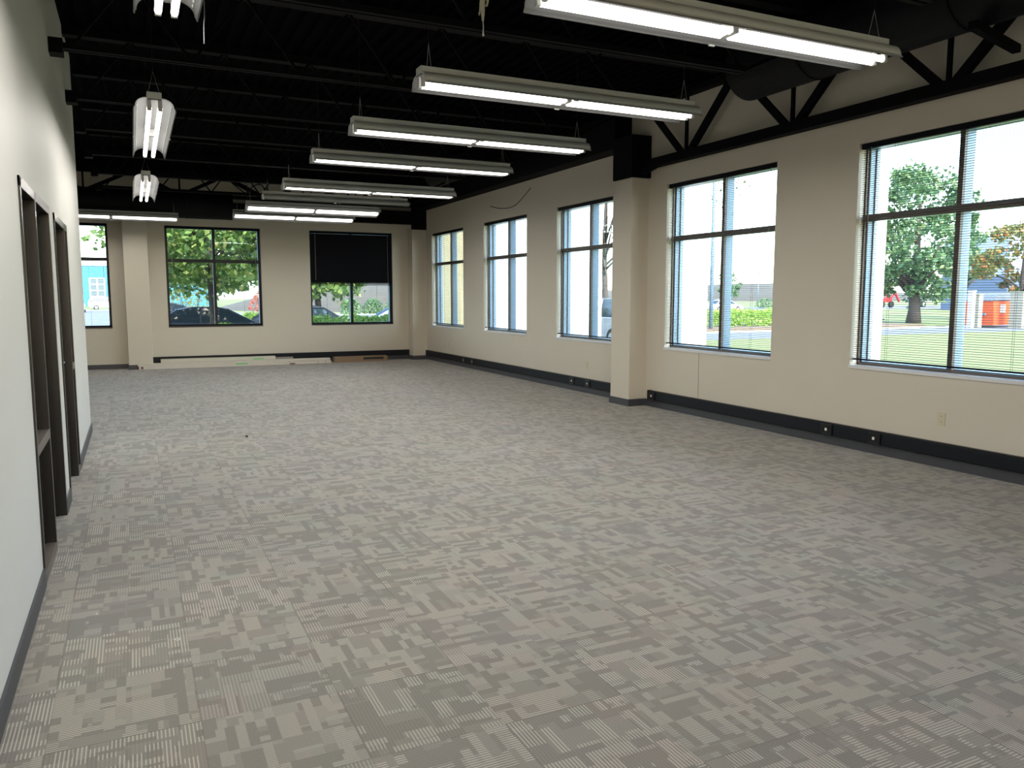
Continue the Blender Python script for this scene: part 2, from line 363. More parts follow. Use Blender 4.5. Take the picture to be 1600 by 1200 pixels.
for i, (yf, yn) in enumerate(EW): east_window(i + 1, yf, yn, 'four pane window in the long right wall, ' + WN[i][1])

def blind(axis, a, b, z0, z1, plane, tilt, label, group, pitch=.0215, sw=.025, bottom=None, side=1):
    """axis 'y': runs along y at x=plane;  axis 'x': runs along x at y=plane; tilt(z)->angle"""
    c = (a + b) / 2; hw = abs(b - a) / 2 - .012
    root = empty('venetian_blind', (plane, c, z1) if axis == 'y' else (c, plane, z1), 0 if axis == 'y' else PI / 2)
    tag(root, label, 'window blind', group)
    H = z1 - (bottom if bottom else z0 + .075)
    MB().box((-.02, -hw, -.055), (.022, hw, -.003)).build('headrail', M['slat'], root)
    m = MB(); z = -.075
    while z > -H:
        t = tilt(z1 + z); dx = math.cos(t) * sw / 2; dz = math.sin(t) * sw / 2
        j = random.uniform(-.0006, .0006)
        nx, nz = -math.sin(t) * .0007, math.cos(t) * .0007
        cr = .0022                                         # slight crown across the slat
        mx, mz = -math.sin(t) * cr, math.cos(t) * cr
        vs = []
        for yy in (-hw, hw):
            vs += [(-dx - nx, yy, z - dz - nz + j), (mx - nx, yy, z + mz - nz + j), (dx - nx, yy, z + dz - nz + j), (dx + nx, yy, z + dz + nz + j), (mx + nx, yy, z + mz + nz + j), (-dx + nx, yy, z - dz + nz + j)]
        m.add(vs, [(0, 1, 7, 6), (1, 2, 8, 7), (2, 3, 9, 8), (3, 4, 10, 9), (4, 5, 11, 10), (5, 0, 6, 11), (0, 5, 4, 1), (1, 4, 3, 2), (6, 7, 10, 11), (7, 8, 9, 10)])
        z -= pitch
    m.build('slats', M['slat'], root)
    MB().box((-.013, -hw, -H - .018), (.013, hw, -H - .002)).build('bottom_rail', M['slat'], root)
    for yy in (-hw * .62, hw * .62):
        MB().box((.0128, yy - .001, -H), (.0138, yy + .001, -.05)).box((-.0138, yy - .001, -H), (-.0128, yy + .001, -.05)).build('ladder_cord', M['slat'], root)
    sx = -.03 if axis == 'y' else -.03
    MB().tube([(sx, hw - .12, -.05), (sx, hw - .12, -1.15)], .004, 6).build('tilt_wand', M['cord'], root)
    MB().tube([(sx, -hw + .1, -.05), (sx - .002, -hw + .1, -1.35)], .003, 6).build('lift_cord', M['cord'], root)
    return root
for i, (yf, yn) in enumerate(EW):
    blind('y', yn, yf, ZS, ZH, R + .045, lambda z: math.radians(2), 'open black blind in the long wall window ' + WN[i][1], 'venetian blinds on the long wall')

# ---------------------------------------------------------------- windows of the end wall
def north_window(n, xa, xb, lab):
    e = struct(empty('window_%d' % n, ((xa + xb) / 2, B, ZSB)), lab); hw = (xb - xa) / 2; H = ZHB - ZSB; y0, y1 = .09, .25; zc = 1.448
    m = MB(); m.box((-hw, y0, 0), (-hw + .05, y0 + .03, H)).box((hw - .05, y0, 0), (hw, y0 + .03, H)).box((-hw, y0, H - .05), (hw, y0 + .03, H)).box((-hw, y0, 0), (hw, y0 + .03, .04))
    m.box((-.03, y0 - .004, .04), (.03, y0 + .03, H - .05)).box((-hw, y0 - .005, zc - .035), (hw, y0 + .03, zc + .035)); m.build('window_frame', M['backframe'], e)
    m = MB(); m.box((-hw, y0 + .03, 0), (-hw + .045, y1, H)).box((hw - .045, y0 + .03, 0), (hw, y1, H)).box((-hw, y0 + .03, H - .05), (hw, y1, H)).box((-hw, y0 + .03, 0), (hw, y1, .035))
    m.box((-.025, y0 + .03, .035), (.025, y1 - .02, H - .05)).box((-hw, y0 + .03, zc - .03), (hw, y1 - .02, zc + .03)); m.build('mullion', M['frame_out'], e)
    MB().box((-hw + .04, y1 - .05, .03), (hw - .04, y1 - .044, H - .04)).build('glass', M['glass'], e)
    MB().box((-hw, -.01, -.02), (hw, y0, .004)).build('window_sill', M['backframe'], e)
    MB().box((-hw, 0.002, 0), (-hw + .006, y0, H)).box((hw - .006, 0.002, 0), (hw, y0, H)).box((-hw, 0.002, H - .006), (hw, y0, H)).build('reveal_lining', M['backframe'], e)
north_window(7, *BW[0], 'four pane window in the middle of the end wall, a leafy tree behind it')
north_window(8, *BW[1], 'window in the end wall half covered by a black blind')
north_window(9, *BW[2], 'window at the left end of the end wall, partly hidden by the partition')
blind('x', *BW[0], ZSB, ZHB, B + .045, lambda z: math.radians(1), 'fully open black blind in the middle window of the end wall', None, bottom=ZSB + .03)
blind('x', *BW[2], ZSB, ZHB, B + .045, lambda z: math.radians(1), 'open black blind in the left window of the end wall', None, bottom=ZSB + .03)
blind('x', *BW[1], ZSB, ZHB, B + .045, lambda z: math.radians(-74 if z > 1.93 else (-74 + (1.93 - z) * 500 + random.uniform(-12, 12) if z > 1.80 else 1)),
      'black blind closed over the upper half of the right window of the end wall', None, pitch=.0205, bottom=ZSB + .03)

# ---------------------------------------------------------------- doors of the partition (dark metal frames, side lights)
def door(n, y0, y1, side_near, lab):
    e = struct(empty('door_%d' % n, (L, (y0 + y1) / 2, 0)), lab); c = (y0 + y1) / 2; a, b = y0 - c, y1 - c
    T = .045; x0, x1 = -.14, .010; xi = -.155
    ym = (5.50 - c) if side_near else (7.745 - c)
    def jamb(ya, yb, z0=0, z1=ZD, st=True):
        m = MB(); m.box((xi, ya, z0), (x1, yb, z1))
        if st:
            m.box((-.095, ya - .014, z0), (-.045, yb + .014, z1))
        return m
    for ya, yb in ((a, a + T), (ym - T / 2, ym + T / 2), (b - T, b)):
        jamb(ya, yb).build('jamb', M['bronze'], e, bevel=.002)
    MB().box((xi, a, ZD - T - .01), (x1, b, ZD)).box((-.095, a, ZD - T - .024), (-.045, b, ZD - T)).build('head', M['bronze'], e, bevel=.002)
    if side_near: s0, s1, d0, d1, zr = a + T, ym - T / 2, ym + T / 2, b - T, .70
    else: s0, s1, d0, d1, zr = ym + T / 2, b - T, a + T, ym - T / 2, .92
    MB().box((xi, s0, zr), (x1, s1, zr + .055)).build('rail', M['frame'], e, bevel=.002)
    MB().box((xi, s0, 0), (x1, s1, .05)).build('threshold', M['frame'], e, bevel=.002)
    MB().box((-.074, s0, .05), (-.066, s1, zr)).box((-.074, s0, zr + .055), (-.066, s1, ZD - T)).build('glass', M['darkglass'], e)
    lf = MB().box((-.140, d0 + .003, .008), (-.097, d1 - .003, ZD - T - .012)).build('door_leaf', M['doorleaf'], e, bevel=.002)
    hy = d0 + .08 if side_near else d1 - .08
    s = 1 if side_near else -1
    MB().tube([(-.097, hy, 1.0), (-.050, hy, 1.0), (-.046, hy + s * .01, 1.0), (-.046, hy + s * .11, 1.0)], .009, 8).build('door_handle', M['frame_out'], lf, smooth=True)
door(1, *D1, True, 'dark bronze doorway with side light, nearest on the left wall')
door(2, *D2, False, 'dark bronze doorway with side light, further along the left wall')

# ---------------------------------------------------------------- black power raceway and its outlets
def raceway(root, horiz, a, b, mods, label):
    e = empty(root, (R, (a + b) / 2, .10) if horiz == 'y' else ((a + b) / 2, B, .10), 0 if horiz == 'y' else PI / 2)
    tag(e, label, 'power raceway'); h = (b - a) / 2; c = (a + b) / 2
    s = 1 if horiz == 'y' else -1
    prof = [(-.002, .002), (-.045, .002), (-.052, .010), (-.052, .118), (-.042, .134), (-.002, .134)]
    MB().prism(prof, 1, -h, h).build('raceway_cover', M['race'], e)
    MB().box((-.055, -h - .012, 0), (-.002, -h, .136)).build('end_cap', M['raceedge'], e); MB().box((-.055, h, 0), (-.002, h + .012, .136)).build('end_cap', M['raceedge'], e)
    MB().box((-.054, -h, .126), (-.040, h, .137)).build('top_trim', M['raceedge'], e)
    for y in mods:
        y = (y - c); u = MB().box((-.066, y - .075, .006), (-.052, y + .075, .118)).build('outlet_box', M['raceedge'], e, bevel=.003)
        MB().box((-.069, y - .013, .050), (-.066, y + .013, .078)).build('white_jack', mat('white_jack', (.8, .8, .8), .4) if 'jm' not in M else M['jm'], u)
        MB().box((-.0685, y - .045, .016), (-.066, y + .045, .020)).build('outlet_lip', M['base'], u)
M['jm'] = mat('white_jack', (.8, .8, .8), .4)
raceway('power_raceway', 'y', YN + .1, 9.22, [5.994, 5.40, 9.12], 'black power raceway along the right wall, between the column and the camera')
raceway('power_raceway', 'y', 9.87, 18.66, [11.37, 10.87, 16.15, 15.66], 'black power raceway along the right wall, beyond the column')
raceway('power_raceway', 'x', .36, 6.20, [], 'black power raceway along the end wall behind the cartons')

def outlet(y, label):
    e = empty('wall_outlet', (R, y, .443)); tag(e, label, 'wall outlet', 'ivory outlets on the right wall')
    MB().box((-.007, -.038, -.06), (0, .038, .06)).build('cover_plate', M['plate'], e, bevel=.003)
    for z in (-.025, .025): MB().box((-.0085, -.017, z - .014), (-.007, .017, z + .014)).box((-.009, -.008, z - .002), (-.0085, -.005, z + .008), 1).box((-.009, .005, z - .002), (-.0085, .008, z + .008), 1).build('socket', [M['plate'], M['slot']], e)
outlet(4.733, 'ivory wall outlet under the big window near the right edge')
outlet(10.99, 'ivory wall outlet just left of the column')
outlet(17.2, 'ivory wall outlet near the far corner')

# ---------------------------------------------------------------- pendant fluorescent fixtures
FL = 2.44
def fixture():
    e = empty('pendant_light_fixture'); h = FL / 2
    MB().box((-h, -.055, .080), (h, .055, .135)).build('housing', M['housing'], e, bevel=.003)
    for s in (1, -1):
        prof = []; K = 9
        for k in range(K + 1):
            t = PI / 2 * k / K; prof.append((s * (.055 + .088 * math.sin(t) ** 1.0), .088 - .070 * (1 - math.cos(t))))
        prof.append((s * .155, .0))
        th = .0022; inner = prof; m = MB()
        nrm = []
        for i in range(len(prof)):
            a = prof[max(i - 1, 0)]; b = prof[min(i + 1, len(prof) - 1)]; dx, dz = b[0] - a[0], b[1] - a[1]; l = math.hypot(dx, dz)
            nrm.append((-dz / l * s, dx / l * s))
        outer = [(p[0] + q[0] * th * 1, p[1] + q[1] * th * 1) for p, q in zip(prof, nrm)]
        mid = [((p[0] + q[0]) / 2, (p[1] + q[1]) / 2) for p, q in zip(inner, outer)]
        m.prism(inner + mid[::-1], 0, -h, h); m.prism(mid + outer[::-1], 0, -h, h, 1)
        m.box((-h, s * .155 - .004, -.004), (h, s * .155 + .004, .004))      # rolled lip
        px, pz = prof[6]
        x = -h + .08
        while x < h - .1:                                                     # folded tabs of the slots
            m.bar((x, px - s * .003, pz - .004), (x + .045, px - s * .003, pz - .004), .008, .003, 1, up=(0, s * .6, .8)); x += .075
        m.build('reflector_wing', [M['white'], M['housing']], e)
    MB().box((-h, -.05, .073), (h, .05, .081)).build('channel_cover', M['white'], e)
    for s in (1, -1):
        for q in (1, -1):
            a, b = (.03, h - .035)
            MB().tube([(q * a, s * .040, .014), (q * b, s * .040, .014)], .019, 12).build('fluorescent_tube', M['tube'], e, smooth=True)
    for s in (1, -1):                                                         # the light each lamp line throws down
        ld = bpy.data.lights.new('lamp_light', 'AREA'); ld.shape = 'RECTANGLE'; ld.size = FL - .08; ld.size_y = .014; ld.energy = LAMP; ld.color = (1, .965, .90)
        lo = bpy.data.objects.new('lamp_light', ld); C.objects.link(lo); lo.parent = e; lo.location = (0, s * .040, -.0075)
    for q in (-1, 1):
        for s in (-1, 1):
            MB().box((q * (h - .035), s * .040 - .016, -.006), (q * (h - .010), s * .040 + .016, .075)).build('lamp_socket', M['socket'], e, bevel=.003)
    MB().box((-.02, -.058, .004), (.02, .058, .075)).build('center_socket', M['socket'], e, bevel=.004)
    for s in (1, -1): MB().box((-.02, s * .155 - .008, -.012), (.02, s * .155 + .003, -.004)).build('clip', M['socket'], e)
    for q in (-1, 1):
        MB().tube([(q * (h - .08), -.045, .135), (q * (h - .08), 0, .31), (q * (h - .08), .045, .135)], .0022, 5).build('hook_wire', M['wire_grey'], e)
        wv = MB().tube([(0, 0, 0), (0, 0, 1)], .0018, 5).build('suspension_wire', M['wire'], e); wv.location = (q * (h - .08), 0, .31)
    return e
FX = fixture(); fx_used = False
def place_fix(x0, yfar, z, label, group, along='x', tilt=0):
    global fx_used
    e = copy_tree(FX) if fx_used else FX; fx_used = True
    if along == 'x': e.location = (x0 + FL / 2, yfar - .155, z)
    else: e.location = (x0, yfar - FL / 2, z); e.rotation_euler = (0, 0, PI / 2)
    for c in e.children:
        if c.name.startswith('suspension_wire'): c.scale = (1, 1, DECK - z - .31)
        elif tilt and not c.name.startswith('hook'):
            c.rotation_euler = (tilt, 0, 0); c.location = Matrix.Rotation(tilt, 3, 'X') @ c.location + Vector((0, .11 * math.sin(tilt), 0))
    return tag(e, label, 'pendant light', group)
ga = 'row of pendant lights across the room'; gb = 'row of pendant lights along the left wall'
for x0, yf, z, t, lab in [
    (1.893, 3.827, 3.012, 0, 'white pendant strip light, the largest and nearest, at the top right'),
    (1.938, 5.78, 3.06, 0, 'white pendant strip light, second from the camera, below the duct end'),
    (1.878, 7.47, 3.042, 0, 'white pendant strip light, third from the camera in the wide row'),
    (1.90, 9.35, 3.07, 0, 'white pendant strip light, fourth from the camera in the wide row'),
    (1.90, 11.27, 3.0, 0, 'white pendant strip light, fifth from the camera in the wide row'),
    (1.99, 13.72, 3.13, .12, 'white pendant strip light tipped away, sixth from the camera, showing one thin lamp line'),
    (1.909, 15.2, 3.11, -.22, 'white pendant strip light tipped forward, second from the far end of the wide row'),
    (1.899, 17.1, 3.145, -.22, 'white pendant strip light at the far end of the wide row, lowest in the picture')]:
    place_fix(x0, yf, z, lab, ga, tilt=t)
place_fix(-1.52, 17.8, 3.093, 'white pendant strip light at far left, running behind the partition edge', None, tilt=-.18)
for yf, lab in [(4.79, 'white pendant light seen end on, cut by the top edge at left'), (9.56, 'white pendant light seen end on, hanging mid left'), (13.95, 'white pendant light seen end on, the smallest and farthest at left')]:
    place_fix(.235, yf, 3.04, lab, gb, along='y')

# ---------------------------------------------------------------- roof steel
def joist(y, xr, lab):
    e = empty('roof_joist', (3, y, 3.5)); tag(e, lab, 'roof joist', 'black bar joists under the deck'); zb, zt = .02, .60
    x0 = L - 3; x1 = xr - 3; x2 = 6.35 - 3
    MB().box((x0, -.05, 0), (x1, -.012, .045)).box((x0, .012, 0), (x1, .05, .045)).build('bottom_chord', M['blacksteel'], e)
    MB().box((x0, -.06, .60), (x2, .06, .675)).build('top_chord', M['blacksteel'], e)
    m = MB(); x = x0 + .15; up = True
    while x < x1 - .5:
        m.bar((x, 0, .02 if up else .62), (x + .45, 0, .62 if up else .02), .022, .022); x += .45; up = not up
    m.bar((x1, 0, .02), (x2 - .1, 0, .62), .025, .03); m.bar((x1, 0, .02), (x1 - .6, 0, .62), .022, .022)
    m.build('web', M['blacksteel'], e)
    MB().box((x0, -.075, -.045), (x0 + .10, .075, .07)).build('bearing_plate', M['blacksteel'], e)
for y, xr, nm in [(.2, 4.9, 'behind the camera'), (2.0, 4.9, 'just over the camera'), (3.8, 4.9, 'above the nearest pendant light'), (5.62, 4.92, 'with the clear double chord ending at the duct end'), (7.43, 5.0, 'above the third pendant light of the wide row'),
                  (9.2, 5.1, 'in line with the near column'), (10.75, 5.14, 'above the fifth pendant light'), (12.6, 5.1, 'between the fifth and sixth pendant lights'), (14.5, 5.1, 'above the seventh pendant light'), (16.3, 5.1, 'nearest the end wall')]:
    joist(y, xr, 'black bar joist across the ceiling, ' + nm)

def girder(name, p0, p1, zb, zt, nodes, label, cat='steel girder', chord=.11):
    """truss in a vertical plane between plan points p0, p1; nodes = distances of bottom panel points"""
    e = empty(name, (p0[0], p0[1], zb)); tag(e, label, cat); d = Vector((p1[0] - p0[0], p1[1] - p0[1], 0)); Ln = d.length; d.normalize()
    def P(s, z): q = d * s; return (q.x, q.y, z)
    H = zt - zb
    nrm = Vector((-d.y, d.x, 0)) * .045
    for s_ in (1,):
        MB().bar(P(0, chord / 2), P(Ln, chord / 2), .13, chord).build('bottom_chord', M['blacksteel'], e)
        MB().bar(P(0, H), P(Ln, H), .13, .09).build('top_chord', M['blacksteel'], e)
    sp = nodes[1] - nodes[0]
    for s in nodes:
        MB().bar(P(s, chord), P(s, H), .035, .035).build('web_post', M['blacksteel'], e)
        if s - sp / 2 > -.1: MB().bar(P(s - .05, chord * .6), P(max(s - sp / 2 + .04, .02), H), .055, .085).build('web_diagonal', M['blacksteel'], e)
        if s + sp / 2 < Ln + .1: MB().bar(P(s + .05, chord * .6), P(min(s + sp / 2 - .04, Ln - .02), H), .055, .07).build('web_diagonal', M['blacksteel'], e)
    return e
girder('roof_truss', (6.44, -4.5), (6.44, 9.30), 3.285, 4.12, [4.5 - 4.25 + k * 1.8 for k in range(0, 8)], 'black steel truss along the top of the right wall, near bay')
girder('roof_truss', (WX + .1, 18.35), (6.2, 18.35), 3.655, 4.10, [k * 1.79 + .035 for k in range(0, 7)], 'black steel truss across the end wall above the round duct', chord=.07)
# seat bracket, beams and column heads
def blk(name, a, b, label, cat):
    c = [(p + q) / 2 for p, q in zip(a, b)]; c[2] = min(a[2], b[2])
    o = MB().box([p - q for p, q in zip(a, c)], [p - q for p, q in zip(b, c)]).build(name, M['blacksteel'], loc=c); return tag(o, label, cat)
blk('column_head', (6.27, 9.31, 3.19), (R, 9.79, 3.76), 'black steel column head on top of the beige column', 'column head')
blk('column_head', (6.31, 18.66, 3.18), (R, 19.0, 4.1), 'black steel head above the far corner column', 'column head')
blk('roof_beam', (6.30, 9.80, 3.648), (R, 18.65, 4.15), 'black beam along the top of the right wall, far bay', 'roof beam')
blk('roof_beam', (2.0, 18.78, 3.32), (6.30, B, 3.62), 'black beam along the end wall above the blind window', 'roof beam')
o = MB().bar((5.62, 3.98, 3.52), (6.42, 4.16, 3.50), .06, .06).build('brace_angle', M['blacksteel']); tag(o, 'black brace crossing the truss at the top right corner', 'brace')
o = MB().bar((6.40, 9.25, 3.22), (6.42, 8.72, 3.34), .04, .05).build('brace_angle', M['blacksteel']); tag(o, 'short black knee brace under the truss beside the column head', 'brace')
# ducts
def duct(name, p, q, r, label, rings=(), cone=None):
    m = MB(); P, Q = Vector(p), Vector(q); Ln = (Q - P).length; d = (Q - P).normalized()
    e = empty(name, p); tag(e, label, 'air duct')
    o = MB().tube([(0, 0, 0), Q - P], r, 40).build('duct_body', M['duct'], e)
    for pl in o.data.polygons:
        if len(pl.vertices) == 4: pl.use_smooth = True
    s = .9
    while s < Ln: MB().tube([d * (s - .012), d * (s + .012)], r + .007, 40).build('seam_ring', M['duct'], e); s += 1.5
    return e
duct('round_duct', (5.82, 6.56, 3.86), (5.82, -4.9, 3.86), .30, 'large black round duct beside the truss, near bay')
duct('round_duct', (2.0, 18.0, 3.44), (WX + .05, 18.0, 3.44), .27, 'black round duct running across in front of the end wall')
o = MB().tube([(5.55, 13.2, 3.92), (5.55, 15.2, 3.92)], .21, 28).tube([(5.55, 13.17, 3.92), (5.55, 13.2, 3.92)], .235, 28).tube([(5.55, 13.15, 3.92), (5.55, 13.17, 3.92)], .14, 28).build('duct_fan', M['duct']); tag(o, 'black round duct fan with a ringed end high in the far bay', 'duct fan')
# loose cables
def cable(pts, r, mt, name, label, cat='cable'):
    P = [Vector(p) for p in pts]; Q = []
    for i in range(len(P) - 1):
        a, b, c, d = P[max(i - 1, 0)], P[i], P[i + 1], P[min(i + 2, len(P) - 1)]
        for k in range(6):
            t = k / 6; Q.append(.5 * ((2 * b) + (c - a) * t + (2 * a - 5 * b + 4 * c - d) * t * t + (3 * b - a - 3 * c + d) * t ** 3))
    Q.append(P[-1]); o = MB().tube(Q, r, 6).build(name, mt, smooth=True); return tag(o, label, cat)
cable([(R - .01, 13.0, 3.50), (R - .008, 13.25, 3.40), (R - .008, 13.6, 3.27), (R - .008, 13.95, 3.24), (R - .008, 14.4, 3.28), (R - .008, 14.8, 3.36)], .006, M['wire'], 'loose_cable', 'thin dark cable looping down the right wall left of the column')
cable([(6.40, 9.95, 3.64), (6.40, 9.93, 3.52), (6.40, 9.86, 3.40), (6.39, 9.80, 3.30)], .008, M['wire'], 'loose_cable', 'black cable hanging beside the column head')
cable([(2.05, 18.25, 3.98), (2.2, 18.25, 3.86), (2.35, 18.25, 3.78), (2.5, 18.25, 3.95), (2.68, 18.25, 3.96), (2.76, 18.25, 3.7)], .014, M['wire'], 'loose_cable', 'black cable looped over the end wall truss')
cable([(2.34, 18.22, 3.95), (2.35, 18.22, 3.8), (2.34, 18.22, 3.5)], .012, M['wire'], 'loose_cable', 'black cable hanging straight down from the end wall truss')
cable([(.421, 4.7, 4.17), (.415, 4.7, 3.6), (.421, 4.7, 3.1), (.416, 4.7, 3.0), (.413, 4.7, 2.90)], .0028, M['wire_grey'], 'hanging_wire', 'thin grey wire hanging beside the nearest left pendant light', 'hanging wire')
e = empty('hanging_rope', (2.0, 4.6, 4.17)); tag(e, 'knotted pale rope hanging at the top centre', 'rope')
MB().tube([(0, 0, 0), (.002, 0, -.5), (0, 0, -.74)], .005, 8).build('rope_top', M['rope'], e)
MB().tube([(0, 0, -.72), (.004, 0, -.80), (-.004, 0, -.86), (0, 0, -.91), (.001, 0, -.955)], [.008, .016, .017, .012, .006], 10).build('knot', M['rope'], e, smooth=True)
MB().tube([(0, 0, -.80), (.02, 0, -.815), (.034, 0, -.835), (.028, 0, -.86), (.02, 0, -.865)], .007, 8).tube([(-.005, 0, -.82), (-.016, 0, -.86), (-.020, 0, -.905), (-.024, 0, -.925), (-.028, 0, -.912)], .0045, 8).build('loop', M['rope'], e, smooth=True)
MB().tube([(.001, 0, -.95), (.004, 0, -.99), (.002, 0, -1.02), (.003, 0, -1.042)], [.004, .004, .0045, .007], 8).build('rope_end', M['socket'], e, smooth=True)

# ---------------------------------------------------------------- cartons on the floor at the end wall, bits on the carpet
def carton(name, a, b, mt, label, cat='carton', group=None, extras=()):
    c = ((a[0] + b[0]) / 2, (a[1] + b[1]) / 2, min(a[2], b[2])); e = empty(name, c); tag(e, label, cat, group)
    MB().box([p - q for p, q in zip(a, c)], [p - q for p, q in zip(b, c)]).build('box_body', mt, e, bevel=.004)
    for nm, x0, x1, z0, z1, mm in extras:
        yf = min(a[1], b[1]) - c[1]
        MB().box((x0 - c[0], yf - .002, z0 - c[2]), (x1 - c[0], yf + .001, z1 - c[2])).build(nm, mm, e)
    return e
carton('long_carton', (.06, 18.60, 0), (3.20, 18.74, .072), M['carton'], 'long white carton lying on the carpet, lower front one with the dark red end mark', extras=[('end_mark', .10, .145, .012, .062, M['red']), ('green_label', 2.03, 2.28, .045, .068, M['green'])])
carton('long_carton', (3.21, 18.60, 0), (4.16, 18.74, .068), M['carton'], 'short white carton on the carpet at the right end of the long ones', extras=[('dark_print', 3.22, 3.33, .004, .03, M['red']), ('tape', 3.85, 3.86, .0, .068, M['greylabel']), ('tape', 4.02, 4.03, .0, .068, M['greylabel'])])
carton('long_carton', (.04, 18.60, .073), (4.14, 18.74, .122), M['carton'], 'long white carton laid on top of the two lower ones', extras=[('green_label', 3.0, 3.0001, .09, .11, M['green'])][:0])
carton('cream_carton', (.50, 18.76, 0), (2.92, 18.96, .19), M['carton2'], 'tall cream carton standing behind the white ones', extras=[('green_label', 2.42, 2.66, .135, .155, M['green'])])
carton('foam_strip', (2.94, 18.78, 0), (3.32, 18.90, .158), M['greylabel'], 'grey foam strip between the cream carton and raceway', 'foam strip')
carton('cardboard_carton', (4.26, 18.66, 0), (5.55, 18.86, .13), M['cardboard'], 'flat brown cardboard carton with a black label, right of the white ones', extras=[('black_label', 4.95, 5.45, .05, .105, M['slot']), ('tape', 4.26, 4.36, .112, .128, M['greylabel'])])
e = MB()
for k in range(16):
    t0 = 2 * PI * k / 16; t1 = 2 * PI * (k + 1) / 16
    e.bar((math.cos(t0) * .012, math.sin(t0) * .009, .003), (math.cos(t1) * .012, math.sin(t1) * .009, .003), .004, .004)
tag(e.build('plastic_ring', M['socket'], loc=(.111, 3.763, 0)), 'small white ring lying on the striped carpet tile', 'plastic ring')
tag(MB().tube([(0, 0, 0), (.004, .002, .012), (0, 0, .02)], [.016, .018, .006], 7).build('debris_bit', M['slot'], loc=(1.072, 9.09, 0)), 'tiny dark speck on the carpet left of centre', 'debris')
tag(MB().tube([(0, 0, 0), (0, 0, .006)], [.006, .004], 7).build('debris_bit', M['socket'], loc=(-.231, 4.25, 0)), 'tiny white speck on the carpet near the first doorway', 'debris')

# ================================================================ OUTSIDE
GZ = -.25
struct(MB().box((-600, -600, GZ - .5), (700, 700, GZ)).build('ground', M['lawn']), 'green lawn around the building')
def slab(n, x0, y0, x1, y1, h, mt, lab=None, rz=0):
    o = MB().box((x0, y0, GZ), (x1, y1, GZ + h)).build(n, mt); return struct(o, lab)
slab('road_driveway', 12, 26.2, 90, 31.0, .012, M['asphalt'], 'grey driveway beyond the lawn')
slab('road_kerb', 12, 31.0, 90, 32.3, .03, M['concrete'], 'pale kerb of the driveway')
slab('road_far', 30, 86, 400, 108, .012, M['asphalt']); slab('road_far_kerb', 30, 82, 400, 85.5, .03, M['concrete'])
slab('parking_lot', -120, 25.3, 10.6, 118, .012, M['asphalt'], 'asphalt parking lot beyond the end wall')
slab('parking_kerb', -120, 118, 26, 123, .03, M['concrete']); slab('road_north', 10.6, 66, 28, 78, .014, M['asphalt']); slab('road_north_kerb', 8, 78, 60, 84, .03, M['concrete'])
slab('mulch_bed', 20, 33.2, 44, 38, .10, M['mulch'], 'mulch bank under the hedge')
# this building's own projecting walls
def ext(n, a, b, mt, lab): struct(MB().box(a, b).build(n, mt), lab)
ext('wall_fin_1', (R + TH, 6.08, GZ), (7.385, 6.62, 6), M['stucco'], 'white outside pier beyond the nearest right window')
ext('wall_fin_2', (R + TH, 9.28, GZ), (7.60, 9.82, 6), M['stucco'], 'white outside pier beyond the fourth window')
ext('wall_fin_3', (R + TH, 12.35, GZ), (7.66, 12.9, 6), M['stucco'], 'white outside pier beyond the third window')
ext('wall_fin_4', (R + TH, 15.5, GZ), (7.78, 16.0, 6), M['stucco'], 'white outside pier beyond the second window')
ext('wall_wing', (R + TH, 18.75, GZ), (11.7, 19.6, 6), M['cream'], 'cream outside wall seen through the window closest to the corner')
ext('ceiling_roof', (WX - .4, YN - .4, DECK + .2), (R + .5, B + .5, DECK + .5), M['stucco'], None)
# glow-free far hills
def hill(name, cx, cy, rx, ry, h, mt, lab, n=40):
    m = MB(); vs = []; fs = []
    for j in range(13):
        for i in range(n):
            t = 2 * PI * i / n; rr = j / 12
            z = h * (1 - rr ** 2) * (1 + .25 * noise.noise(Vector((math.cos(t) * rr * 3 + cx * .01, math.sin(t) * rr * 3, 0))))
            vs.append((cx + rx * rr * math.cos(t), cy + ry * rr * math.sin(t), GZ + z - .02))
    for j in range(12):
        for i in range(n): fs.append((j * n + i, j * n + (i + 1) % n, (j + 1) * n + (i + 1) % n, (j + 1) * n + i))
    m.add(vs, fs); return struct(m.build(name, mt, smooth=True), lab)
hill('hill_north', 46, 118, 36, 32, 5.2, M['hillm'], 'dry hillside beyond the half covered window')
hill('hill_east', 290, 330, 130, 90, 8, M['hillm'], 'low dry hill on the horizon')

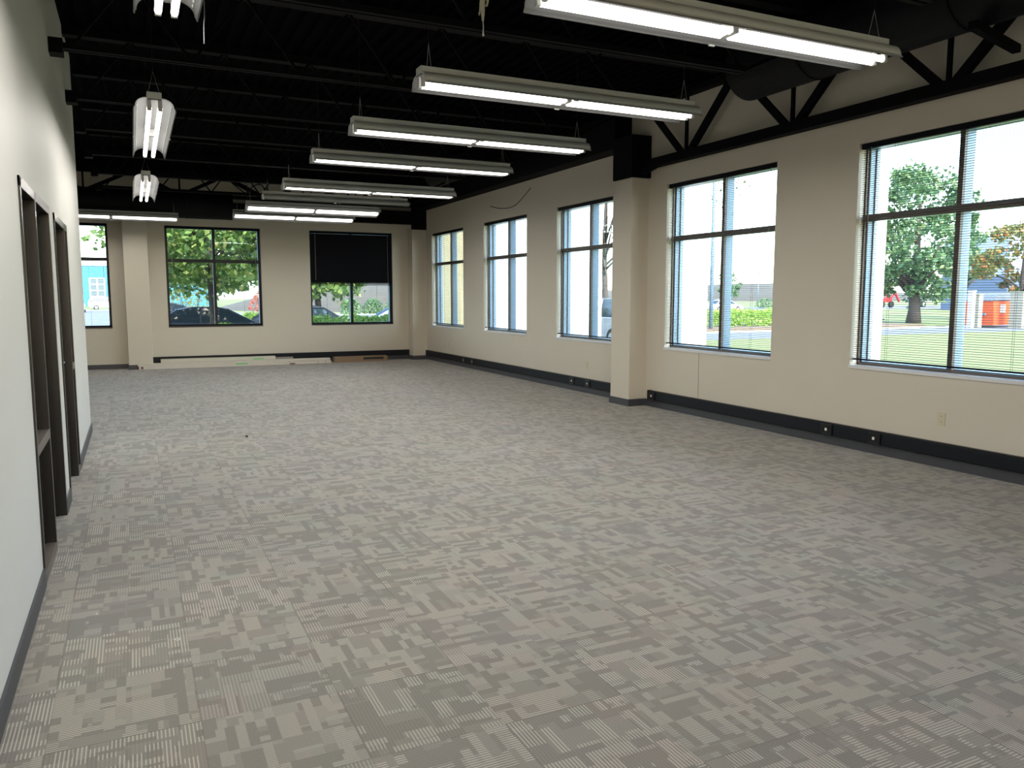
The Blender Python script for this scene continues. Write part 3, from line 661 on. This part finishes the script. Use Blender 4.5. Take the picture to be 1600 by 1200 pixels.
def leaves(mb, c, rad, n, size, rng, flat=1.0):
    for _ in range(n):
        while True:
            p = Vector((rng.uniform(-1, 1), rng.uniform(-1, 1), rng.uniform(-1, 1)))
            if p.length < 1: break
        p = p * (.55 + .45 * rng.random()) if p.length > .3 else p
        q = Vector(c) + Vector((p.x * rad, p.y * rad, p.z * rad * flat))
        a = Vector((rng.gauss(0, 1), rng.gauss(0, 1), rng.gauss(0, 1))).normalized(); b = a.orthogonal().normalized(); s = size * rng.uniform(.6, 1.3)
        b = (b * math.cos(rng.random() * 6) + a.cross(b) * math.sin(rng.random() * 6)).normalized(); w_ = a
        cc = w_.cross(b)
        mb.add([q - b * s * .5, q + cc * s * .32, q + b * s * .5, q - cc * s * .32], [(0, 1, 2, 3)])
def tree(name, x, y, trunk_h, rt, cz, rx, rz, ncl, lpc, size, mt, label, group=None, clr=None, seed=0, cat='tree', branches=9, sparse=False):
    rng = random.Random(seed + 11); e = empty(name, (x, y, GZ)); tag(e, label, cat, group)
    m = MB(); m.tube([(0, 0, 0), (.03, 0, trunk_h * .5), (-.02, .03, trunk_h), (.05, 0, cz + rz * .5)], [rt * 1.35, rt, rt * .85, rt * .25], 10)
    for k in range(branches):
        t = rng.random() * 2 * PI; z0 = trunk_h * rng.uniform(.75, 1.25); rr = rx * rng.uniform(.5, .9)
        m.tube([(0, 0, z0), (math.cos(t) * rr * .5, math.sin(t) * rr * .5, z0 + rr * .45), (math.cos(t) * rr, math.sin(t) * rr, z0 + rr * rng.uniform(.5, 1.0))], [rt * .45, rt * .28, rt * .08], 6)
    m.build('trunk', M['bark'], e, smooth=True)
    f = MB(); clr = clr or rx * .30
    for k in range(ncl):
        while True:
            p = Vector((rng.uniform(-1, 1), rng.uniform(-1, 1), rng.uniform(-1, 1)))
            if p.length < 1: break
        if p.length > .01: p = p.normalized() * (p.length ** .6)
        leaves(f, (p.x * rx, p.y * rx, cz + p.z * rz), clr * rng.uniform(.6, 1.2), lpc, size, rng, .75)
    f.build('foliage', mt, e); return e
def shrub(name, x, y, rx, ry, h, n, size, mt, label, cat='shrub', group=None, seed=0):
    rng = random.Random(seed + 99); f = MB(); e = empty(name, (x, y, GZ)); tag(e, label, cat, group)
    for _ in range(n):
        t = rng.random() * 2 * PI; q = rng.random() ** .4; z = rng.random()
        k = math.sqrt(max(0, 1 - (max(0, z - .35) / .65) ** 2)); px, py = math.cos(t) * q * rx * k, math.sin(t) * q * ry * k
        leaves(f, (px, py, h * z * .93), .06, 1, size, rng)
    f.build('foliage', mt, e)
    m = MB()
    for _ in range(7):
        t = rng.random() * 2 * PI; m.tube([(math.cos(t) * rx * .2, math.sin(t) * ry * .2, 0), (math.cos(t) * rx * .6, math.sin(t) * ry * .6, h * .8)], [.02, .008], 5)
    m.build('stems', M['bark'], e); return e
def hedge(name, x0, x1, y0, y1, h, n, size, mt, label, seed=0):
    rng = random.Random(seed + 5); f = MB(); cx, cy = (x0 + x1) / 2, (y0 + y1) / 2
    e = empty(name, (cx, cy, GZ)); tag(e, label, 'hedge')
    for _ in range(n):
        px, py = rng.uniform(x0, x1), rng.uniform(y0, y1)
        hh = h * (.86 + .2 * noise.noise(Vector((px * 1.3, py * 1.3, seed))))
        z = hh * (1 - rng.random() ** 2.2)
        leaves(f, (px - cx, py - cy, z), .03, 1, size, rng)
    f.build('foliage', mt, e); return e

def car(x, y, rz, kind, paint, label, scale=1.0):
    e = empty('parked_car', (x, y, GZ + .012), rz); tag(e, label, 'car'); e.scale = (scale,) * 3
    if kind == 'sedan':
        body = [(-2.25, .42), (-2.28, .70), (-2.1, .90), (-1.55, .96), (1.05, .93), (1.9, .80), (2.25, .66), (2.3, .42), (2.1, .26), (-2.1, .26)]
        cab = [(-1.65, .95), (-1.05, 1.36), (-.6, 1.44), (.15, 1.44), (.45, 1.38), (1.25, .93)]
    else:
        body = [(-2.3, .45), (-2.33, .85), (-2.25, 1.05), (1.0, 1.05), (1.95, .95), (2.25, .78), (2.3, .42), (2.1, .30), (-2.1, .30)]
        cab = [(-2.22, 1.04), (-1.95, 1.62), (-1.6, 1.72), (.1, 1.72), (.45, 1.64), (1.1, 1.04)]
    def loft(pr, w0, w1, zt):
        m = MB(); n = len(pr); zs = [p[1] for p in pr]; z0, z1 = min(zs), max(zs); vs = []
        for s in (-1, 1):
            for p in pr:
                k = (p[1] - z0) / (z1 - z0); vs.append((p[0], s * (w0 + (w1 - w0) * k), p[1]))
        m.add(vs, [tuple(range(n)), tuple(range(n, 2 * n))] + [(i, (i + 1) % n, n + (i + 1) % n, n + i) for i in range(n)]); return m
    loft(body, .90, .84, 0).build('body', paint, e, bevel=.03)
    loft(cab, .80, .60, 0).build('windows', M['carglass'], e, bevel=.02)
    zt = cab[2][1]
    rp = [(cab[1][0] - .05, cab[1][1] - .0), (cab[2][0], zt + .02), (cab[3][0], zt + .02), (cab[4][0] + .06, cab[4][1] + .0), (cab[4][0], cab[4][1] - .02), (cab[1][0], cab[1][1] - .03)]
    loft(rp, .62, .60, 0).build('roof', paint, e)
    m = MB()
    for s in (-1, 1):
        m.bar((cab[1][0], s * .63, cab[1][1]), (cab[0][0] - .05, s * .80, cab[0][1]), .05, .08); m.bar((cab[4][0], s * .63, cab[4][1]), (cab[5][0] + .03, s * .80, cab[5][1]), .05, .06)
        m.bar((-.35, s * .62, zt - .02), (-.4, s * .81, cab[0][1]), .04, .07)
    m.build('pillars', paint, e)
    for sx in (-1.4, 1.4):
        for s in (-1, 1):
            wh = MB().tube([(sx, s * .70, .33), (sx, s * .91, .33)], .33, 18).build('wheel', M['tire'], e)
            MB().tube([(sx, s * .905, .33), (sx, s * .925, .33)], .19, 12).build('hubcap', M['carsilver'], wh)
    for s in (-1, 1):
        MB().box((-2.32, s * .80, .62), (-2.2, s * .52, .80)).build('tail_lamp', M['lamp_red'], e)
        MB().box((2.12, s * .80, .58), (2.27, s * .50, .70)).build('head_lamp', M['trimw'], e)
    return e

# --- beyond the end wall
tree('shade_tree', 2.05, 24.2, 2.35, .10, 4.55, 2.7, 2.55, 150, 120, .20, M['leaf'], 'big leafy tree with grey trunk filling the middle end window', seed=1)
tree('shade_tree', 7.0, 33.5, 2.2, .14, 4.4, 3.0, 2.9, 100, 100, .24, M['leaf'], 'green tree behind the big one, at the right of the middle end window', seed=2)
tree('shade_tree', 4.0, 47, 2.3, .18, 5.2, 4.2, 3.2, 70, 90, .4, M['leafdark'], 'darker tree further back in the middle end window', seed=12)
car(2.35, 28.2, 0, 'sedan', M['cardark'], 'dark blue sedan parked outside the middle end window', 1.0)
car(1.3, 33.0, 0, 'suv', M['carblack'], 'dark van roof behind the sedan, left in the middle end window', .9)
car(5.7, 30.0, -.87, 'sedan', M['carblack'], 'dark car sloping into the left of the half covered window', 1.0)
car(10.1, 30.6, PI, 'sedan', M['carblue'], 'blue car at the right of the half covered window', 1.05)
hedge('clipped_hedge', 3.9, 7.2, 21.2, 22.2, 1.40, 6500, .085, M['leafhedge'], 'bright green hedge close outside the half covered window', 1)
hedge('clipped_hedge', 1.9, 3.2, 21.2, 22.0, 1.24, 2200, .085, M['leafhedge'], 'low green hedge piece close outside the middle end window', 6)
hedge('clipped_hedge', 4.4, 8.0, 36.0, 38.0, 1.15, 3200, .14, M['leafhedge'], 'sunlit hedge behind the sedan in the middle end window', 2)
shrub('red_shrub', 6.35, 44, .9, .9, 2.3, 700, .14, M['leafred'], 'red leaved shrub in the middle end window', seed=3)
shrub('yellow_shrub', 3.2, 52, 1.3, 1.3, 3.0, 700, .16, M['leafyellow'], 'yellow leaved shrub behind the tree trunk', seed=4)
for k, (x, y) in enumerate([(20.3, 81), (22.6, 81), (25.0, 81), (29.3, 81.5), (32.0, 82.0), (35.3, 82)]):
    shrub('round_shrub', x, y, 1.1, 1.0, 1.7, 1200, .22, M['leafdark'], 'round dark shrub at the foot of the dry hill, %s from the left' % ['first', 'second', 'third', 'fourth', 'fifth', 'last'][k], group='shrubs at the foot of the dry hill', seed=20 + k)
tree('pine_tree', 38.5, 80, 1.4, .2, 3.3, 2.4, 2.4, 45, 50, .3, M['leafdark'], 'dark evergreen at the right of the half covered window', seed=5)
car(-5.9, 104, PI / 2, 'suv', M['carsilver'], 'silver car seen from behind in the left end window')
car(-3.2, 124, .1, 'suv', M['carwhite'], 'white car parked across by the teal building')
e = empty('teal_building', (-20, 170, GZ)); tag(e, 'teal metal building seen in the left end window', 'building')
MB().box((-40, 0, 0), (34, 20, 7.9)).build('wall', M['teal'], e)
MB().box((-40.1, -.1, 7.6), (34.1, .1, 7.9)).build('parapet', M['palewall'], e)
f = MB()
for i in range(3): f.box((12.9 + i * 1.25 - .12, -.2, .6), (12.9 + i * 1.25 + .12, 0, 5.3))
for j in range(5): f.box((12.8, -.21, .6 + j * 1.15), (15.5, 0, .78 + j * 1.15))
fr = f.build('window_grid', M['trimw'], e); MB().box((12.9, -.1, .6), (15.4, 0, 5.2)).build('pane', M['winb'], fr)
def lamp_post(x, y, h, r, label, head='box'):
    e = empty('lamp_post', (x, y, GZ)); tag(e, label, 'lamp post')
    MB().tube([(0, 0, 0), (0, 0, h)], [r * 1.3, r], 10).build('pole', M['pole'], e, smooth=True)
    MB().box((-.7, -.2, h - .05), (.7, .2, h + .12)).build('lamp_head', M['pole'], e, bevel=.02)
lamp_post(-9.3, 140, 10.2, .13, 'tall thin lamp post in the left end window')
tree('yellow_tree', -10.6, 150, 1.0, .12, 2.8, 1.9, 1.8, 25, 40, .3, M['leafyellow'], 'small yellow tree in front of the teal building', seed=6)

# --- beyond the long wall
tree('lawn_tree', 48, 37, 1.9, .38, 5.9, 3.5, 4.6, 130, 70, .34, M['leafdark'], 'large dense tree on the lawn seen in the nearest right window', seed=7, branches=12)
tree('lawn_tree', 62, 38.5, 1.8, .25, 4.6, 3.3, 2.8, 60, 60, .34, M['leaforange'], 'smaller tree right of the dense lawn tree', seed=8)
tree('lawn_tree', 56, 30.5, 1.8, .22, 4.9, 2.8, 3.4, 60, 60, .3, M['leaforange'], 'tree behind the orange dumpsters at the right edge', seed=9)
tree('autumn_tree', 31.0, 40.5, 4.5, .15, 8.8, 3.6, 2.3, 26, 30, .22, M['leaforange'], 'sparse autumn tree over the fourth window', seed=10)
tree('lawn_tree', 66, 46, 3.0, .2, 5.6, 2.4, 2.3, 45, 60, .34, M['leafdark'], 'green crown just right of the mullion behind the lawn tree', seed=21)
tree('bare_tree', 17.8, 28.3, 3.5, .12, 6.6, 2.2, 2.6, 10, 14, .16, M['leafdark'], 'nearly bare tree at the top of the third window', seed=13, branches=26)
tree('street_tree', 93, 108, 1.6, .2, 3.6, 2.2, 2.2, 30, 45, .35, M['leafdark'], 'small distant tree beyond the street in the fourth window', seed=14)
shrub('dark_shrub', 47.5, 40.5, 1.3, 1.0, 1.35, 900, .16, M['leafdark'], 'dark shrub left of the lawn tree trunk', seed=15)
shrub('dark_shrub', 92, 98, 1.6, 1.6, 1.6, 500, .25, M['leafdark'], 'dark round shrub across the street in the fourth window', seed=16)
hedge('bank_hedge', 22, 36.5, 35.2, 37.6, 1.15, 9500, .16, M['leafhedge'], 'green hedge on the mulch bank in the fourth window', 3)
car(63.5, 74.5, 0, 'sedan', M['carwhite'], 'white car behind the hedge in the fourth window')
car(16.3, 25.4, PI * .5, 'suv', M['carsilver'], 'silver vehicle at the bottom of the third window')
lamp_post(27.8, 33.6, 11, .085, 'blue grey light pole beside the mullion of the fourth window')
lamp_post(108, 117, 6.2, .07, 'small distant lamp post in the fourth window')
# dumpsters behind block posts
def dumpster(x, y, rz, label):
    e = empty('dumpster', (x, y, GZ), rz); tag(e, label, 'dumpster')
    MB().prism([(-1.1, .15), (1.1, .15), (1.25, 1.55), (-1.25, 1.55)], 1, -.9, .9).build('bin', M['orange'], e, bevel=.02)
    m = MB(); P = [(-1.3, 1.56), (-1.0, 1.85), (-.3, 2.05), (.4, 2.05), (1.05, 1.85), (1.3, 1.56)]
    m.prism(P, 1, -.93, .93)
    for k in range(9): yy = -.93 + k * .2325; m.prism([(q[0] * 1.01, q[1] + .02) for q in P], 1, yy - .03, yy + .03)
    m.build('lid', M['tarp'], e)
    MB().box((-.5, -.93, .85), (.1, -.905, 1.35)).build('white_sign', M['trimw'], e)
    for s in (-1, 1): MB().box((s * 1.2, -.5, .7), (s * 1.35, .5, .85)).build('side_rail', M['tarp'], e)
dumpster(46.2, 30.6, .12, 'orange dumpster with grey ribbed lid, left of the block post')
dumpster(49.0, 29.5, .12, 'orange dumpster at the right edge of the picture')
def fpost(x, y, w, h, mt, label):
    o = MB().box((-w / 2, -w / 2, 0), (w / 2, w / 2, h)).box((-w / 2 - .03, -w / 2 - .03, h), (w / 2 + .03, w / 2 + .03, h + .06)).build('enclosure_post', mt, loc=(x, y, GZ)); tag(o, label, 'enclosure post')
fpost(43.6, 29.9, .28, 2.1, M['trimw'], 'white post at the left of the dumpster enclosure')
fpost(46.0, 28.6, .75, 2.05, M['fence'], 'tan block post between the two orange dumpsters')
fpost(44.25, 29.95, .35, 1.9, M['fence'], 'tan block post behind the white enclosure post')
e = empty('far_building', (106, 64, GZ)); tag(e, 'slate blue building with paler upper wall behind the dumpsters', 'building')
MB().box((-6, 0, 0), (60, 9, 4.6)).build('lower_wall', M['bluewall'], e); MB().box((-6, .0, 4.6), (60, 9, 9.6)).build('upper_wall', M['palewall'], e)
e = empty('red_machine', (112, 92, GZ)); tag(e, 'red farm machine parked across the street', 'farm machine')
MB().box((-1.6, -.6, .9), (1.2, .6, 1.6)).build('body', M['redm'], e); MB().bar((1.0, 0, 1.2), (2.6, 0, 2.4), .25, .25).bar((2.6, 0, 2.4), (3.6, 0, 1.0), .25, .25).build('arm', M['redm'], e); MB().tube([(0, -.5, 1.5), (0, -.5, 2.6)], .1, 6).box((-.6, -.5, 2.4), (.6, .5, 2.6)).build('canopy', M['redm'], e)
for sx in (-1.2, .9): MB().tube([(sx, -.8, .55), (sx, -.5, .55)], .55, 14).build('wheel', M['tire'], e)
e = empty('white_tractor', (122, 94, GZ)); tag(e, 'white tractor with a big wheel right of the red machine', 'tractor')
MB().box((-1.3, -.5, .9), (1.2, .5, 1.7)).build('body', M['tarp'], e); MB().box((-1.2, -.5, 1.7), (.0, .5, 2.7)).build('cab', M['trimw'], e)
for sx, rr in ((-.7, .9), (1.2, .55)):
    wq = MB().tube([(sx, -.9, rr), (sx, -.5, rr)], rr, 16).build('wheel', M['tire'], e); MB().tube([(sx, -.92, rr), (sx, -.88, rr)], rr * .55, 12).build('rim', M['trimw'], wq)
